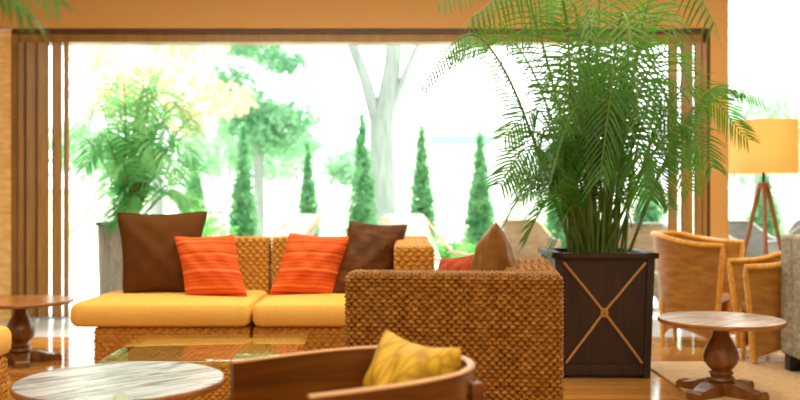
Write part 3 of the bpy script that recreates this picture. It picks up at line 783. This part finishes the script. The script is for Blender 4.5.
def cypress(x, y, h, w, rs, label):
    t = thing('cypress_tree', label, 'tree', (x, y, -.06), 0, 'slim cypress trees along the terrace edge')
    n = 16; cs = []; rd = []; r = np.random.RandomState(rs)
    for i in range(n):
        u = i/(n-1); z = .15+u*(h-.3); ww = w/2*(1-.8*max(0, u-.35)/.65)*(.75+.25*min(1, u*6)); cs.append((r.uniform(-.015, .015), r.uniform(-.015, .015), z)); rd.append((ww, ww, h/n*.95))
    V, f = leaf_cloud(cs, rd, 4200, .045, rs)
    MB().add(V, f).build('foliage', M['cypress'], t, smooth=False)
    MB().tube([(0, 0, 0), (0, 0, h*.8)], [.035, .01], 7).build('trunk', M['bark'], t)
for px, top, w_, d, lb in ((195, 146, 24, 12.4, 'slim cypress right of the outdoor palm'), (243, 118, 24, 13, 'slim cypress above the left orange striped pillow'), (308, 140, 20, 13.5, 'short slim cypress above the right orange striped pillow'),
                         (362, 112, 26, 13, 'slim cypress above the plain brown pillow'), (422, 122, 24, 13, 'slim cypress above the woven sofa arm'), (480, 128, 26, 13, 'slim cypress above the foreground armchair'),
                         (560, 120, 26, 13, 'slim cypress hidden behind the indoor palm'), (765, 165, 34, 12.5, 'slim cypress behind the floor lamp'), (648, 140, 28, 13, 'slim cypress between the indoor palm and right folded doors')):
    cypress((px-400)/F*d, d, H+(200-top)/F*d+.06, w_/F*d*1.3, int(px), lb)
def bush(label, x, y, r, rs, m='bush_leaf', name='garden_bush', h=None, n=900, size=.05, z=-.06):
    cr = np.random.RandomState(rs); h = h or r
    cs = [(cr.uniform(-.5, .5)*r, cr.uniform(-.4, .4)*r, h*.5+cr.uniform(-.1, .3)*h) for _ in range(7)]
    V, f = leaf_cloud(cs, [(r*.55, r*.5, h*.45)]*7, n, size, rs); 
    t = thing(name, label, 'plant', (x, y, z)); MB().add(V, f).build('foliage', M[m], t, smooth=False)
    MB().tube([(0, 0, 0), (0, 0, h*.6)], [.03, .015], 6).build('stem', M['bark'], t)
bush('bright green bush behind the woven sofa arm, nearer the house', .62, 12.4, .5, 5, h=.62)
bush('bright green bush left of the bronze pillow', 1.05, 12.0, .42, 6, h=.6)
bush('bright green bush between the two cypresses at the centre', .25, 13.4, .5, 16, h=.6)
bush('bright green bush low behind the indoor palm', 1.75, 12.2, .5, 8, h=.8)
bush('bright green bush at the foot of the outdoor palm', -2.5, 11.5, .5, 9, h=1.0)
bush('pale green bush beyond the window right of the lamp', 5.3, 12.9, .5, 10, h=.9)
def tree(label, x, y, trunk, branches, clumps, mat, n, size, rs):
    t = thing('garden_tree', label, 'tree', (x, y, -.06))
    mb = MB(); mb.tube([(0, 0, 0), (.02, 0, trunk[1]*.5), (0, 0, trunk[1])], [trunk[0]*1.25, trunk[0], trunk[0]*.85], 12)
    for P_, r0 in branches: mb.tube(P_, np.linspace(r0, r0*.4, len(P_)), 8)
    mb.build('trunk', M['bark'], t)
    V, f = leaf_cloud([c[:3] for c in clumps], [c[3:] for c in clumps], n, size, rs); MB().add(V, f).build('foliage', M[mat], t, smooth=False)
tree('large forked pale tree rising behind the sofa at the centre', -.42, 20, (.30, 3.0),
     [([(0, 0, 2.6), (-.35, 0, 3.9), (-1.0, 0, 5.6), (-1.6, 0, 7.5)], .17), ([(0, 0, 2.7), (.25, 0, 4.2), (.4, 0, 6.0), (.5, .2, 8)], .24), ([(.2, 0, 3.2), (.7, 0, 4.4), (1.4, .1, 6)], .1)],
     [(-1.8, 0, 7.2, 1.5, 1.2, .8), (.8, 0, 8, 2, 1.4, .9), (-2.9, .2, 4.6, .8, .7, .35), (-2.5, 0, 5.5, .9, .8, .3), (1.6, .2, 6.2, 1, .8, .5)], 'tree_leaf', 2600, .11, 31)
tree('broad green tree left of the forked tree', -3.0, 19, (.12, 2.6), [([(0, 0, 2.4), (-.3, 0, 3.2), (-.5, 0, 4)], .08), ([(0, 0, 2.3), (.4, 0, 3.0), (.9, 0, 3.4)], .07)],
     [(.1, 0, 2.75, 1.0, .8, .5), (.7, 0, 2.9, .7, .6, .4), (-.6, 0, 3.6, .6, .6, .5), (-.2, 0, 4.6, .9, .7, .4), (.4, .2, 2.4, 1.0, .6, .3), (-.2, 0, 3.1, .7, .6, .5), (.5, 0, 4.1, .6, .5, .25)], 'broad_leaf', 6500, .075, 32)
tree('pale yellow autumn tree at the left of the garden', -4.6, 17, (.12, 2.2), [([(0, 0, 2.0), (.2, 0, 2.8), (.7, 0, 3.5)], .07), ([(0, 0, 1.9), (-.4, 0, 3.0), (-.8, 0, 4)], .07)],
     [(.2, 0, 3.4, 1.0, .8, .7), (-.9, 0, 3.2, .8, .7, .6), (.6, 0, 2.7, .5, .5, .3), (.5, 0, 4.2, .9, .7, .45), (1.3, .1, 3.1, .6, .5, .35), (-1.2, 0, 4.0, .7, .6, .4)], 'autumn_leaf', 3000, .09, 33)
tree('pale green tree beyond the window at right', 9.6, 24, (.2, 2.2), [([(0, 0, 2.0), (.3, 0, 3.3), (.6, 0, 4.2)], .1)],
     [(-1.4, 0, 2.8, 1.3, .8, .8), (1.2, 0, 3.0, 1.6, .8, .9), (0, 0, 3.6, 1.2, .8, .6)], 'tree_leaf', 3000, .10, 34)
# far pale hedge clumps
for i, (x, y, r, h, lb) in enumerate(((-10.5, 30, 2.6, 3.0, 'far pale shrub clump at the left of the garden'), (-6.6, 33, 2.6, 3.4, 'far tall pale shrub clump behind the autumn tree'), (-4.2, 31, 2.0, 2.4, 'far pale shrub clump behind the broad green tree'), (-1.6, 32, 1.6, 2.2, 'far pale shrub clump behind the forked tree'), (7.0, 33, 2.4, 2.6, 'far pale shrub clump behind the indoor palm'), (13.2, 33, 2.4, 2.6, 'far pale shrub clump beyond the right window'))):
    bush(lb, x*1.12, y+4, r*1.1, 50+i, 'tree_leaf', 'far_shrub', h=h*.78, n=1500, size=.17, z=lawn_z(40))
# far white pavilion with a blue-grey shutter strip
hs = thing('garden_pavilion', 'far white pavilion with a blue-grey strip, seen left of the palm', 'building', (2.6, 38, lawn_z(40)))
MB().box(-2.6, 2.6, 0, 4, 0, 2.6).build('wall', M['white_paint'], hs, smooth=False)
MB().box(-1.3, 1.3, -.06, 0.02, 1.95, 2.35).build('shutter', M['bluegrey'], hs, smooth=False)
MB().box(-2.8, 2.8, -.4, 4.4, 2.6, 2.75).build('roof', M['white_paint'], hs, smooth=False)
